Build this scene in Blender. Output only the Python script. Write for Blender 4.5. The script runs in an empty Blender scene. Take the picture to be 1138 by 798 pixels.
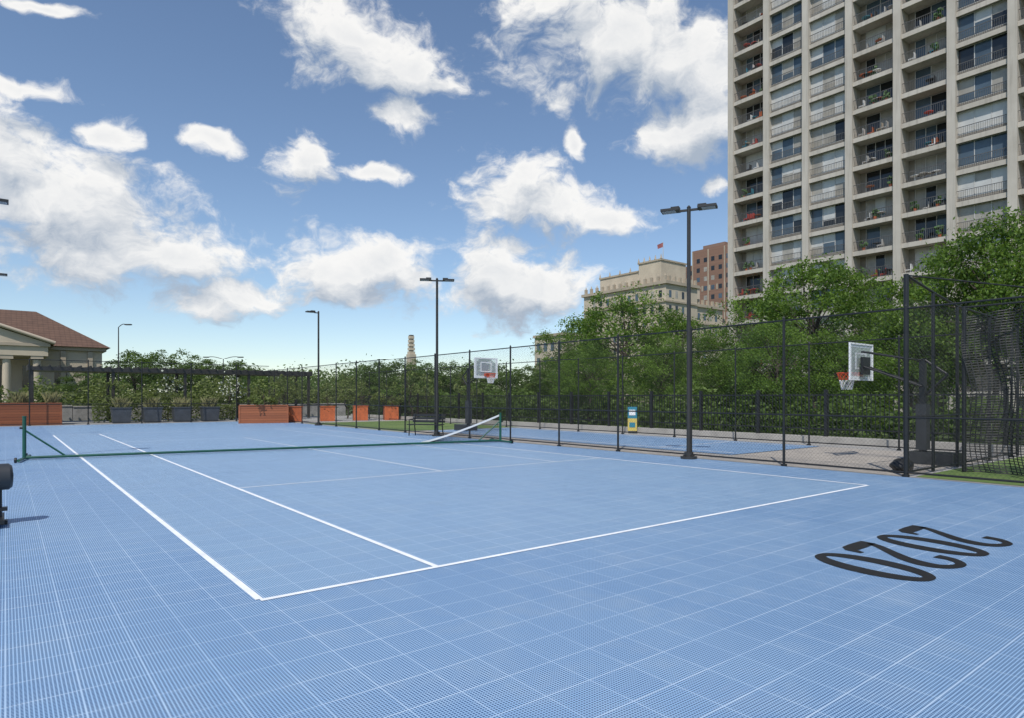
import bpy, math, random
import numpy as np
from mathutils import Vector, Matrix
random.seed(7); np.random.seed(7)
S = bpy.context.scene
COL = S.collection
HEAD = math.atan2(0.6176, 0.7865)
ca, sa = 0.7865, 0.6176

# ------------------------------------------------------------------ materials
def newmat(name):
    m = bpy.data.materials.new(name); m.use_nodes = True
    nt = m.node_tree
    return m, nt, nt.nodes["Principled BSDF"]
def N(nt, typ, **kw):
    n = nt.nodes.new(typ)
    for k, v in kw.items(): setattr(n, k, v)
    return n
def mathn(nt, op, a, b=None, c=None, clamp=False):
    n = nt.nodes.new("ShaderNodeMath"); n.operation = op; n.use_clamp = clamp
    for i, v in enumerate((a, b, c)):
        if v is None: continue
        if isinstance(v, (int, float)): n.inputs[i].default_value = v
        else: nt.links.new(v, n.inputs[i])
    return n.outputs[0]
def mixc(nt, fac, a, b, blend='MIX'):
    n = nt.nodes.new("ShaderNodeMix"); n.data_type = 'RGBA'; n.blend_type = blend
    for i, v in ((0, fac), (6, a), (7, b)):
        if isinstance(v, (int, float)): n.inputs[i].default_value = v
        elif isinstance(v, tuple): n.inputs[i].default_value = (*v[:3], 1)
        else: nt.links.new(v, n.inputs[i])
    return n.outputs[2]
def noise(nt, vec, scale, detail=4, rough=.55):
    n = nt.nodes.new("ShaderNodeTexNoise")
    n.inputs["Scale"].default_value = scale; n.inputs["Detail"].default_value = detail
    n.inputs["Roughness"].default_value = rough
    nt.links.new(vec, n.inputs["Vector"])
    return n
def maprange(nt, v, a, b, c=0., d=1., smooth=False):
    n = nt.nodes.new("ShaderNodeMapRange")
    if smooth: n.interpolation_type = 'SMOOTHSTEP'
    nt.links.new(v, n.inputs[0])
    for i, x in enumerate((a, b, c, d)): n.inputs[i+1].default_value = x
    return n.outputs[0]
def simple(name, col, rough=.6, metal=0., var=.25, scale=3., bump=0., spec=None):
    m, nt, p = newmat(name)
    tc = N(nt, "ShaderNodeTexCoord").outputs["Object"]
    n = noise(nt, tc, scale, 4)
    dark = tuple(c*(1-var) for c in col); lite = tuple(min(1, c*(1+var)) for c in col)
    f = maprange(nt, n.outputs[0], .3, .7)
    nt.links.new(mixc(nt, f, dark, lite), p.inputs["Base Color"])
    p.inputs["Roughness"].default_value = rough; p.inputs["Metallic"].default_value = metal
    if spec is not None: p.inputs["Specular IOR Level"].default_value = spec
    if bump:
        b = N(nt, "ShaderNodeBump"); b.inputs["Strength"].default_value = bump
        n2 = noise(nt, tc, scale*12, 3); nt.links.new(n2.outputs[0], b.inputs["Height"])
        nt.links.new(b.outputs[0], p.inputs["Normal"])
    return m

M = {}
M['black'] = simple("black_metal", (.012, .013, .014), .45, 0, .2)
M['wire'] = simple("black_wire", (.02, .022, .022), .6, 0, .2)
M['bronze'] = simple("dark_bronze_metal", (.03, .028, .026), .4, 0, .2)
M['lens'] = simple("lamp_lens", (.35, .36, .36), .3, 0, .1)
M['green'] = simple("green_paint", (.008, .075, .05), .4, 0, .2)
M['white'] = simple("white_tape", (.75, .76, .76), .6, 0, .06)
M['orange'] = simple("orange_rim", (.55, .07, .02), .45, 0, .1)
M['netwhite'] = simple("net_cord", (.7, .7, .7), .8, 0, .1)
M['greyplastic'] = simple("dark_grey_vinyl", (.035, .038, .042), .45, 0, .2)
M['greyplanter'] = simple("grey_planter", (.07, .08, .095), .6, 0, .2)
M['concrete'] = simple("concrete", (.36, .34, .31), .85, 0, .18, 1.5, .15)
M['towerwall'] = simple("tower_wall", (.26, .235, .20), .85, 0, .2, .5)
M['cream'] = simple("cream_stone", (.50, .43, .33), .8, 0, .15, .3)
M['creamdk'] = simple("cream_stone_trim", (.40, .34, .26), .8, 0, .15, .3)
M['paint'] = simple("line_paint", (.78, .80, .82), .6, 0, .1, 4)
M['blackpaint'] = simple("black_line_paint", (.012, .012, .014), .5, 0, .3, 6)
M['rail'] = simple("railing_paint", (.10, .095, .09), .5, 0, .2)
M['frame'] = simple("window_frame", (.50, .49, .47), .5, 0, .1)
M['bark'] = simple("bark", (.06, .048, .036), .9, 0, .4, 6, .4)
M['yellow'] = simple("yellow_panel", (.60, .47, .12), .5, 0, .1)
M['teal'] = simple("teal_panel", (.03, .20, .28), .5, 0, .1)
M['flag'] = simple("flag_cloth", (.35, .12, .12), .8, 0, .3)
M['flower'] = simple("white_blossom", (.6, .62, .5), .8, 0, .2)
M['terracotta'] = simple("orange_planter_end", (.50, .12, .035), .6, 0, .2)
M['sand'] = simple("stone_wall", (.30, .29, .27), .9, 0, .3, 2, .3)
M['gl_dark'] = simple("glass_dark", (.02, .024, .028), .08, 0, .25, .6)
M['gl_blue'] = simple("glass_sky", (.07, .10, .13), .08, 0, .25, .6)
M['gl_curt'] = simple("glass_curtain", (.32, .30, .26), .25, 0, .2, 1.)
M['gl_white'] = simple("glass_blind", (.50, .50, .48), .25, 0, .12, 1.)

def towermat():
    m, nt, p = newmat("tower_concrete")
    tc = N(nt, "ShaderNodeTexCoord").outputs["Object"]
    n = noise(nt, tc, .35, 6)
    mp = N(nt, "ShaderNodeMapping"); mp.inputs["Scale"].default_value = (2.5, 2.5, .12); nt.links.new(tc, mp.inputs[0])
    st = noise(nt, mp.outputs[0], 1.2, 5, .65)
    c = mixc(nt, maprange(nt, n.outputs[0], .3, .7), (.42, .385, .33), (.53, .49, .43))
    c = mixc(nt, maprange(nt, st.outputs[0], .5, .78, 0, .55), c, (.22, .195, .165))
    nt.links.new(c, p.inputs["Base Color"]); p.inputs["Roughness"].default_value = .85
    return m
M['towerconc'] = towermat()

def brickmat(name, c1, c2, mort, scale):
    m, nt, p = newmat(name)
    tc = N(nt, "ShaderNodeTexCoord").outputs["Object"]
    b = N(nt, "ShaderNodeTexBrick")
    mp = N(nt, "ShaderNodeMapping"); mp.inputs["Rotation"].default_value = (math.radians(90), 0, 0)
    nt.links.new(tc, mp.inputs[0]); nt.links.new(mp.outputs[0], b.inputs["Vector"])
    b.inputs["Color1"].default_value = (*c1, 1); b.inputs["Color2"].default_value = (*c2, 1)
    b.inputs["Mortar"].default_value = (*mort, 1); b.inputs["Scale"].default_value = scale
    nt.links.new(b.outputs[0], p.inputs["Base Color"]); p.inputs["Roughness"].default_value = .9
    return m
M['brick'] = brickmat("brick", (.26, .145, .10), (.21, .12, .085), (.21, .16, .13), 1.2)

def woodmat():
    m, nt, p = newmat("stained_wood_slats")
    tc = N(nt, "ShaderNodeTexCoord").outputs["Object"]
    sx = N(nt, "ShaderNodeSeparateXYZ"); nt.links.new(tc, sx.inputs[0])
    mp = N(nt, "ShaderNodeMapping"); mp.inputs["Scale"].default_value = (.6, .6, 14)
    nt.links.new(tc, mp.inputs[0])
    n = noise(nt, mp.outputs[0], 2, 6)
    zf = mathn(nt, 'FLOOR', mathn(nt, 'DIVIDE', sx.outputs[2], .14))
    wn = N(nt, "ShaderNodeTexWhiteNoise", noise_dimensions='1D'); nt.links.new(zf, wn.inputs["W"])
    c = mixc(nt, n.outputs[0], (.22, .06, .025), (.44, .15, .06))
    c = mixc(nt, mathn(nt, 'MULTIPLY', wn.outputs[0], .35), c, (.16, .05, .025))
    nt.links.new(c, p.inputs["Base Color"]); p.inputs["Roughness"].default_value = .6
    return m
M['wood'] = woodmat()

def roofmat():
    m, nt, p = newmat("clay_roof_tiles")
    tc = N(nt, "ShaderNodeTexCoord").outputs["Object"]
    sx = N(nt, "ShaderNodeSeparateXYZ"); nt.links.new(tc, sx.inputs[0])
    a = mathn(nt, 'FRACT', mathn(nt, 'MULTIPLY', sx.outputs[2], 3.))
    b = mathn(nt, 'FRACT', mathn(nt, 'MULTIPLY', sx.outputs[0], 2.))
    n = noise(nt, tc, 1.2, 6)
    c = mixc(nt, n.outputs[0], (.07, .038, .025), (.17, .095, .06))
    c = mixc(nt, mathn(nt, 'MULTIPLY', mathn(nt, 'LESS_THAN', a, .25), .5), c, (.05, .025, .015))
    c = mixc(nt, mathn(nt, 'MULTIPLY', mathn(nt, 'LESS_THAN', b, .2), .3), c, (.05, .025, .015))
    nt.links.new(c, p.inputs["Base Color"]); p.inputs["Roughness"].default_value = .8
    return m
M['roof'] = roofmat()

def tilemat(name, cell=.3048):
    m, nt, p = newmat(name)
    tc = N(nt, "ShaderNodeTexCoord").outputs["Object"]
    sx = N(nt, "ShaderNodeSeparateXYZ"); nt.links.new(tc, sx.inputs[0])
    def edge(o, c):
        f = mathn(nt, 'FRACT', mathn(nt, 'DIVIDE', o, c))
        return mathn(nt, 'ABSOLUTE', mathn(nt, 'SUBTRACT', f, .5))
    ex, ey = edge(sx.outputs[0], cell), edge(sx.outputs[1], cell)
    em = mathn(nt, 'MAXIMUM', ex, ey)
    seam = maprange(nt, em, .480, .493)
    seamv = mathn(nt, 'MAXIMUM', maprange(nt, ey, .480, .493), maprange(nt, ex, .480, .493, 0, .55))
    hx, hy = edge(sx.outputs[0], cell/17), edge(sx.outputs[1], cell/17)
    hole = mathn(nt, 'MULTIPLY', maprange(nt, hx, .27, .37, 1., 0.), maprange(nt, hy, .27, .37, 1., 0.))
    hole = mathn(nt, 'MULTIPLY', hole, mathn(nt, 'SUBTRACT', 1., seam))
    comb = N(nt, "ShaderNodeCombineXYZ")
    nt.links.new(mathn(nt, 'FLOOR', mathn(nt, 'DIVIDE', sx.outputs[0], cell)), comb.inputs[0])
    nt.links.new(mathn(nt, 'FLOOR', mathn(nt, 'DIVIDE', sx.outputs[1], cell)), comb.inputs[1])
    wn = N(nt, "ShaderNodeTexWhiteNoise", noise_dimensions='2D'); nt.links.new(comb.outputs[0], wn.inputs["Vector"])
    big = noise(nt, tc, .35, 5, .6)
    med = noise(nt, tc, 1.6, 6, .7)
    inx = mathn(nt, 'LESS_THAN', mathn(nt, 'ABSOLUTE', mathn(nt, 'SUBTRACT', sx.outputs[0], 6.51)), 5.03)
    iny = mathn(nt, 'GREATER_THAN', sx.outputs[1], 4.89)
    ins = mathn(nt, 'MULTIPLY', inx, iny)
    base = mixc(nt, maprange(nt, big.outputs[0], .3, .7), (.235, .395, .61), (.31, .475, .67))
    base = mixc(nt, mathn(nt, 'MULTIPLY', ins, .5), base, (.40, .58, .74))
    base = mixc(nt, mathn(nt, 'MULTIPLY', wn.outputs[0], .16), base, (.17, .30, .52))
    base = mixc(nt, maprange(nt, med.outputs[0], .48, .78, 0, .5), base, (.44, .55, .64))
    base = mixc(nt, hole, base, (.035, .08, .185))
    sb = noise(nt, tc, .8, 3)
    base = mixc(nt, mathn(nt, 'MULTIPLY', seamv, maprange(nt, sb.outputs[0], .35, .65, .2, .6)), base, (.58, .69, .80))
    nt.links.new(base, p.inputs["Base Color"])
    nt.links.new(maprange(nt, med.outputs[0], .3, .7, .36, .52), p.inputs["Roughness"])
    p.inputs["Specular IOR Level"].default_value = .5
    b = N(nt, "ShaderNodeBump"); b.inputs["Strength"].default_value = .3; b.inputs["Distance"].default_value = .004
    nt.links.new(mathn(nt, 'SUBTRACT', 1., hole), b.inputs["Height"]); nt.links.new(b.outputs[0], p.inputs["Normal"])
    return m
M['tile'] = tilemat("blue_court_tiles")

def groundmat(name, c1, c2, scale, bump=.3, rough=.95):
    m, nt, p = newmat(name)
    tc = N(nt, "ShaderNodeTexCoord").outputs["Object"]
    a = noise(nt, tc, scale, 6, .65); b = noise(nt, tc, scale*.07, 4)
    f = mathn(nt, 'MULTIPLY', mathn(nt, 'ADD', a.outputs[0], b.outputs[0]), .5)
    nt.links.new(mixc(nt, maprange(nt, f, .38, .62), c1, c2), p.inputs["Base Color"])
    p.inputs["Roughness"].default_value = rough
    bp = N(nt, "ShaderNodeBump"); bp.inputs["Strength"].default_value = bump
    n2 = noise(nt, tc, scale*8, 3); nt.links.new(n2.outputs[0], bp.inputs["Height"]); nt.links.new(bp.outputs[0], p.inputs["Normal"])
    return m
M['grass'] = groundmat("grass", (.035, .06, .015), (.09, .13, .035), 2.)
M['turf'] = groundmat("turf", (.07, .13, .03), (.15, .21, .05), 6.)
M['pave'] = groundmat("paving", (.24, .235, .225), (.36, .35, .33), 1.2, .1)
def pavermat():
    m, nt, p = newmat("paver_walk")
    tc = N(nt, "ShaderNodeTexCoord").outputs["Object"]
    b = N(nt, "ShaderNodeTexBrick"); b.inputs["Scale"].default_value = 1.6
    nt.links.new(tc, b.inputs["Vector"]); b.inputs["Mortar Size"].default_value = .012
    b.inputs["Color1"].default_value = (.40,.36,.31,1); b.inputs["Color2"].default_value = (.32,.29,.255,1); b.inputs["Mortar"].default_value = (.16,.14,.12,1)
    n = noise(nt, tc, 1.3, 6, .65)
    nt.links.new(mixc(nt, maprange(nt, n.outputs[0], .35, .75, 0, .5), b.outputs[0], (.25,.23,.21)), p.inputs["Base Color"]); p.inputs["Roughness"].default_value = .9
    return m
M['deckpave'] = pavermat()

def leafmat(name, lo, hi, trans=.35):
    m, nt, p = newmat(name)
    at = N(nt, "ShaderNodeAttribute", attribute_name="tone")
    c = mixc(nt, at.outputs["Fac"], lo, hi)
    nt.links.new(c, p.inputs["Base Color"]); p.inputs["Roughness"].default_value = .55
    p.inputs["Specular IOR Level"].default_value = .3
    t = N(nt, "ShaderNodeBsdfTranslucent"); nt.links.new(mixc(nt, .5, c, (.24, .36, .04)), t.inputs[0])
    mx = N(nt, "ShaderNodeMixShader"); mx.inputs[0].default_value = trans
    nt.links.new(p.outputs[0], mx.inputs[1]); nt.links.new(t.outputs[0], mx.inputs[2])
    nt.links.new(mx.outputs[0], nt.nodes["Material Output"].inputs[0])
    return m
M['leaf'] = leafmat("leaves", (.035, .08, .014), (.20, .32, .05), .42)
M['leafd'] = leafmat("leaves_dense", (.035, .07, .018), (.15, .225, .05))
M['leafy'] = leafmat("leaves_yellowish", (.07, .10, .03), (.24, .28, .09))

# ------------------------------------------------------------------ mesh builder
class MB:
    def __init__(s): s.v = []; s.f = []; s.mi = []; s.mats = []; s.sm = []
    def mat(s, k):
        if k not in s.mats: s.mats.append(k)
        return s.mats.index(k)
    def add(s, vs, fs, k, smooth=False):
        o = len(s.v); s.v += [tuple(v) for v in vs]; i = s.mat(k)
        for f in fs: s.f.append(tuple(o+a for a in f)); s.mi.append(i); s.sm.append(smooth)
    def box(s, x0, x1, y0, y1, z0, z1, k):
        vs = [(x0,y0,z0),(x1,y0,z0),(x1,y1,z0),(x0,y1,z0),(x0,y0,z1),(x1,y0,z1),(x1,y1,z1),(x0,y1,z1)]
        s.add(vs, [(0,3,2,1),(4,5,6,7),(0,1,5,4),(1,2,6,5),(2,3,7,6),(3,0,4,7)], k)
    def obox(s, c, size, k, rot=(0,0,0)):
        R = Matrix.Rotation(rot[2],3,'Z') @ Matrix.Rotation(rot[1],3,'Y') @ Matrix.Rotation(rot[0],3,'X')
        c = Vector(c); hx, hy, hz = [a/2 for a in size]
        vs = [c + R @ Vector((x*hx,y*hy,z*hz)) for z in (-1,1) for x,y in ((-1,-1),(1,-1),(1,1),(-1,1))]
        s.add(vs, [(0,3,2,1),(4,5,6,7),(0,1,5,4),(1,2,6,5),(2,3,7,6),(3,0,4,7)], k)
    def cyl(s, p0, p1, r0, k, r1=None, n=10, caps=True, smooth=True):
        if r1 is None: r1 = r0
        p0 = Vector(p0); p1 = Vector(p1); d = (p1-p0)
        if d.length < 1e-6: return
        d.normalize(); a = d.orthogonal().normalized(); b = d.cross(a)
        vs = []
        for p, r in ((p0, r0), (p1, r1)):
            for i in range(n):
                t = 2*math.pi*i/n; vs.append(p + (a*math.cos(t)+b*math.sin(t))*r)
        fs = [(i, (i+1)%n, n+(i+1)%n, n+i) for i in range(n)]
        s.add(vs, fs, k, smooth)
        if caps: s.add(vs, [tuple(range(n-1,-1,-1)), tuple(range(n, 2*n))], k)
    def path(s, pts, r, k, n=8, smooth=True):
        for a, b in zip(pts[:-1], pts[1:]): s.cyl(a, b, r, k, n=n, smooth=smooth)
    def mesh(s, name):
        me = bpy.data.meshes.new(name)
        me.from_pydata(s.v, [], s.f)
        for k in s.mats: me.materials.append(M[k])
        me.polygons.foreach_set("material_index", s.mi)
        me.polygons.foreach_set("use_smooth", s.sm)
        me.update(); return me
    def obj(s, name, parent=None, loc=(0,0,0), rotz=0):
        o = bpy.data.objects.new(name, s.mesh(name)); COL.objects.link(o)
        o.location = loc; o.rotation_euler = (0,0,rotz)
        if parent: o.parent = parent
        return o
def empty(name, loc=(0,0,0), rotz=0):
    e = bpy.data.objects.new(name, None); COL.objects.link(e); e.location = loc; e.rotation_euler = (0,0,rotz)
    e.empty_display_size = .3
    return e
def sheet(name, x0, x1, y0, y1, z, k):
    b = MB(); b.add([(x0,y0,z),(x1,y0,z),(x1,y1,z),(x0,y1,z)], [(0,1,2,3)], k); return b.obj(name)

# ------------------------------------------------------------------ ground
sheet("ground", -1500, 1500, -1500, 1500, -.02, 'grass')
sheet("concrete_terrace", -30, 24, -20, 50, -.012, 'pave')
sheet("paver_walkway", 13.5, 19.6, 5.1, 9.6, -.008, 'deckpave')
sheet("turf_area", 13.6, 20.5, -12, 4.9, -.006, 'turf')
sheet("lawn", 13.8, 20.5, 25.5, 37, -.007, 'turf')
sheet("tennis_court_surface", -9, 13.3, -8, 41.8, 0, 'tile')
sheet("basketball_court_surface", 14.9, 19.6, 9.7, 25.0, 0, 'tile')
b = MB()
b.box(13.5, 14.6, 9.7, 25, -.012, .0, 'deckpave'); b.obj("walkway_strip")

# court lines
b = MB(); z = .004
def ln(x0, x1, y0, y1, k='paint', z=.004): b.add([(x0,y0,z),(x1,y0,z),(x1,y1,z),(x0,y1,z)], [(0,1,2,3)], k)
w = .055; BY = 4.89; FY = 31.0
L, LS, RS, R_ = 1.48, 3.0, 10.05, 11.54
ln(L, R_, BY-w/2, BY+w/2)
for x in (L, LS, R_): ln(x-w/2, x+w/2, BY+w/2, FY-w/2)
w2=.04
ln(RS-w2/2, RS+w2/2, 11.15+w/2, FY-w/2)
ln(L, R_, FY-w/2, FY+w/2)
for y in (11.15, 24.9):
    ln(LS+w/2, R_-w/2, y-w2/2, y+w2/2) if y < 12 else ln(LS+w/2, RS-w2/2, y-w2/2, y+w2/2)
ln(6.95-w2/2, 6.95+w2/2, 11.15+w/2, 24.9-w/2)
b.obj("court_lines")
b = MB()
for x in (15.4, 19.1): b.add([(x,10,.004),(x+.05,10,.004),(x+.05,24.6,.004),(x,24.6,.004)], [(0,1,2,3)], 'paint')
b.add([(15.46,12.5,.004),(19.09,12.5,.004),(19.09,12.55,.004),(15.46,12.55,.004)], [(0,1,2,3)], 'paint')
b.obj("basketball_court_lines")

# 2020 marking
b = MB()
def ribbon(pts, k, cx, cy, slant=0.10):
    Lp, Rp = [], []
    for i, (x, y, wd) in enumerate(pts):
        a = pts[max(0, i-1)]; c = pts[min(len(pts)-1, i+1)]
        d = Vector((c[0]-a[0], c[1]-a[1])).normalized(); nrm = Vector((-d.y, d.x))
        Lp.append((x+nrm.x*wd/2, y+nrm.y*wd/2)); Rp.append((x-nrm.x*wd/2, y-nrm.y*wd/2))
    tr = lambda p: (cx-(p[0]+slant*p[1]), cy-p[1], .005)
    n = len(pts); vs = [tr(p) for p in Lp]+[tr(p) for p in Rp]
    b.add(vs, [(i, i+1, n+i+1, n+i) for i in range(n-1)], k)
def catmull(P, m=8):
    out = []
    for i in range(len(P)-1):
        p0 = P[max(0,i-1)]; p1 = P[i]; p2 = P[i+1]; p3 = P[min(len(P)-1,i+2)]
        for j in range(m):
            t = j/m
            out.append(tuple(.5*((2*p1[q])+(-p0[q]+p2[q])*t+(2*p0[q]-5*p1[q]+4*p2[q]-p3[q])*t*t+(-p0[q]+3*p1[q]-3*p2[q]+p3[q])*t**3) for q in range(len(p1))))
    out.append(P[-1]); return out
def digit(ch, cx, cy):
    if ch == '0':
        pts = []
        for i in range(49):
            t = 2*math.pi*i/48
            pts.append((.215*math.cos(t), .465*math.sin(t), .085+.095*abs(math.cos(t))**1.2))
        ribbon(pts, 'blackpaint', cx, cy)
    else:
        P = [(-.21,.22,.15),(-.195,.35,.12),(-.10,.455,.09),(.02,.47,.09),(.15,.40,.13),(.195,.27,.17),(.14,.09,.15),(.0,-.10,.12),(-.14,-.27,.10),(-.215,-.40,.09)]
        ribbon(catmull(P), 'blackpaint', cx, cy)
        ribbon([(-.25,-.435,.15),(.0,-.43,.17),(.17,-.425,.16),(.225,-.40,.12),(.25,-.27,.06)], 'blackpaint', cx, cy)
for i, ch in enumerate("2020"): digit(ch, 8.05-.67*i, 2.53)
b.obj("painted_year_marking")

# ------------------------------------------------------------------ fences
def chainlink(b, A, B, z0, z1, sp=.08, r=.0015):
    A = Vector(A); B = Vector(B); Ln = (B-A).length; d = (B-A)/Ln
    H = z1-z0
    c = -H
    while c < Ln:
        for sg in (1, -1):
            if sg == 1:
                t0 = max(0, -c); t1 = min(H, Ln-c); f = lambda t: c+t
            else:
                t0 = max(0, c+H-Ln); t1 = min(H, c+H); f = lambda t: c+H-t
            if t1-t0 > .02:
                p = A+d*f(t0); q = A+d*f(t1)
                b.cyl((p.x,p.y,z0+t0), (q.x,q.y,z0+t1), r, 'wire', n=3, caps=False, smooth=False)
        c += sp
def fence(name, A, B, H, posts, mid=True, mesh=True, pr=.029):
    b = MB(); A = Vector(A); B = Vector(B); Ln = (B-A).length; d = (B-A)/Ln
    for s in posts:
        p = A+d*s
        b.cyl((p.x,p.y,-.01), (p.x,p.y,H+.05), pr, 'black')
        b.cyl((p.x,p.y,H+.05), (p.x,p.y,H+.09), pr*1.15, 'black', r1=.008)
        b.cyl((p.x,p.y,-.01), (p.x,p.y,.04), pr*2.2, 'black')
        for zz in (H*.25, H*.75): b.cyl((p.x,p.y,zz-.02), (p.x,p.y,zz+.02), pr*1.2, 'black')
    for zz in ([.08, 1.12, H] if mid else [.08, H]):
        b.cyl((A.x,A.y,zz), (B.x,B.y,zz), .018, 'black')
    if mesh: chainlink(b, A, B, .08, H)
    return b.obj(name)
sp = 2.43
fence("chain_link_fence", (13.4, 5.0), (13.4, 42.5), 3.2, [sp*i for i in range(16)] + [37.5])
fence("chain_link_fence", (13.4, -7.2), (13.4, 5.0), 3.2, [sp*i for i in range(5)])
fence("chain_link_fence", (-12, 42.5), (13.4, 42.5), 3.5, [2.6*i for i in range(10)])
b = MB()
b.cyl((13.42,5.0,0), (13.42,5.0,3.85), .045, 'black')
for x, h in ((14.75, 3.65), (16.1, 3.5), (18.2, 3.4), (20.4, 3.4)): b.cyl((x,5.0,0),(x,5.0,h), .032, 'black')
b.path([(13.42,5,3.83),(14.75,5,3.64),(16.1,5,3.48),(20.4,5,3.38)], .024, 'black')
b.cyl((13.42,5,3.83),(16.1,2.2,3.3),.014,'black')
b.cyl((13.42,5,.08),(20.4,5,.08), .022, 'black'); b.cyl((13.42,5,1.12),(20.4,5,1.12), .022, 'black')
chainlink(b, (13.42,5.0), (20.4,5.0), .08, 3.4)
b.obj("chain_link_fence")
b = MB()
for i in range(24):
    y = -9+2.4*i
    b.box(20.95,21.05,y-.05,y+.05,.15,1.75,'black')
for zz in (.45, 1.55): b.box(20.98,21.02,-9,46.2,zz,zz+.04,'black')
y = -9
while y < 46.2:
    b.box(20.99,21.01,y-.009,y+.009,.3,1.62,'black'); y += .13
b.obj("picket_railing")
b = MB(); b.box(20.75,21.25,-9.2,46.4,-.02,.22,'concrete'); b.obj("concrete_kerb")
fence("chain_link_fence", (19.9, 5.0), (19.9, 42), 3.2, [2.6*i for i in range(15)], mid=False, mesh=False, pr=.026)

# netting curtain
b = MB()
ny, nz = 90, 62
def netp(i, j):
    y = 4.55-8.0*i/ny; zz = 3.25*j/nz
    sag = .25*(1-math.sin(math.pi*((i/ny*3) % 1)))*(j/nz)
    wv = .16*math.sin(i*.35)*(.3+.7*(1-j/nz)) + .07*math.sin(i*.9+j*.1)
    return (15.2+wv+.35*(1-j/nz)*(i/ny), y+.08*math.sin(j*.15), max(.01, zz-sag*.5))
for i in range(ny+1):
    for j in range(nz):
        b.cyl(netp(i,j), netp(i,j+1), .011, 'wire', n=3, caps=False, smooth=False)
for j in range(nz+1):
    for i in range(ny):
        b.cyl(netp(i,j), netp(i+1,j), .009, 'wire', n=3, caps=False, smooth=False)
b.cyl((15.2,4.6,0),(15.2,4.6,3.35),.04,'black'); b.cyl((15.2,-3.5,0),(15.2,-3.5,3.35),.04,'black'); b.cyl((15.2,4.6,3.33),(15.2,-3.5,3.33),.02,'black')
b.obj("batting_cage_netting")

# ------------------------------------------------------------------ lights
def lamp(x, y, H, heads, ang=0., name="court_floodlight_pole"):
    b = MB()
    b.cyl((0,0,0),(0,0,.06), .20, 'bronze', n=16); b.cyl((0,0,.06),(0,0,.16), .11, 'bronze', n=14)
    b.cyl((0,0,.1),(0,0,H), .055, 'bronze', r1=.046, n=14)
    b.cyl((0,0,H),(0,0,H+.05), .055, 'bronze', r1=.02)
    for a in (0,1,2,3):
        t = a*math.pi/2+.78; b.cyl((.15*math.cos(t),.15*math.sin(t),.05),(.15*math.cos(t),.15*math.sin(t),.1),.015,'bronze',n=6)
    for sgn in heads:
        dx, dy = sgn
        a = math.atan2(dy, dx)
        b.obox((dx*.12,dy*.12,H-.06),(.22,.05,.05),'bronze',(0,0,a))
        b.obox((dx*.44,dy*.44,H-.03),(.44,.32,.055),'bronze',(0,0,a))
        b.obox((dx*.32,dy*.32,H+.015),(.20,.22,.05),'bronze',(0,0,a))
        b.obox((dx*.47,dy*.47,H-.062),(.32,.24,.012),'lens',(0,0,a))
    return b.obj(name, loc=(x,y,0), rotz=ang)
lamp(13.12, 9.72, 6.15, [(1,0),(-1,0)], ang=math.radians(-62))
lamp(13.12, 21.4, 6.1, [(1,0),(-1,0)], ang=math.radians(-30))
lamp(13.12, 33.4, 6.1, [(-1,0)])
lamp(-.60, 19.1, 6.1, [(1,0)]); lamp(-.60, 30.4, 6.1, [(1,0)])
def streetlamp(x, y, H, double=False):
    b = MB()
    b.cyl((0,0,0),(0,0,.5),.12,'bronze',r1=.09); b.cyl((0,0,.5),(0,0,H),.06,'bronze',r1=.035)
    for sg in ((1,-1) if double else (1,)):
        ext = 1.3 if double else .5
        pts = [(sg*ext*t, 0, H+.25*math.sin(t*math.pi*.6)) for t in [i/6 for i in range(7)]]
        b.path(pts, .028, 'bronze')
        b.obox((sg*(ext+.25),0,H+.21),(.5,.2,.08),'bronze')
        b.obox((sg*(ext+.27),0,H+.163),(.34,.14,.012),'lens')
    return b.obj("street_lamp", loc=(x,y,0), rotz=math.radians(-38))
streetlamp(6.9, 58.2, 7.0); streetlamp(15.5, 62, 5.0, True)

# ------------------------------------------------------------------ tennis net
A = Vector((.355,19.25,0)); B = Vector((12.98,17.16,0)); d = (B-A).normalized(); nr = Vector((-d.y,d.x,0)); Ln = (B-A).length
b = MB()
b.cyl(A+Vector((0,0,.06)), B+Vector((0,0,.06)), .032, 'green')
for P, sg, hh in ((A,1,1.02),(B,-1,.95)):
    b.cyl(P+Vector((0,0,.03)), P+Vector((0,0,hh)), .04, 'green'); b.cyl(P+Vector((0,0,hh)), P+Vector((0,0,hh+.03)), .045,'green')
    b.cyl(P+Vector((0,0,.72)), P+d*sg*.8+Vector((0,0,.08)), .022, 'green')
    b.cyl(P-nr*.75+Vector((0,0,.05)), P+nr*.75+Vector((0,0,.05)), .032, 'green')
    for q in (-.7,.7):
        c = P+nr*q-d*sg*.06; b.cyl(c+Vector((0,0,.06))-d*.02, c+Vector((0,0,.06))+d*.02, .06, 'black', n=14)
    b.cyl(P+Vector((0,0,hh-.25))-d*sg*.09, P+Vector((0,0,hh-.25)), .03, 'black')
def top(s):
    t = s/Ln
    if t > .78: return .10+.83*((t-.78)/.22)**1.25
    return .075+.02*math.sin(t*17)
def off(s):
    t = s/Ln; return nr*(.05+ (0 if t>.78 else .03*math.sin(t*23)))
n = 150
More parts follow.
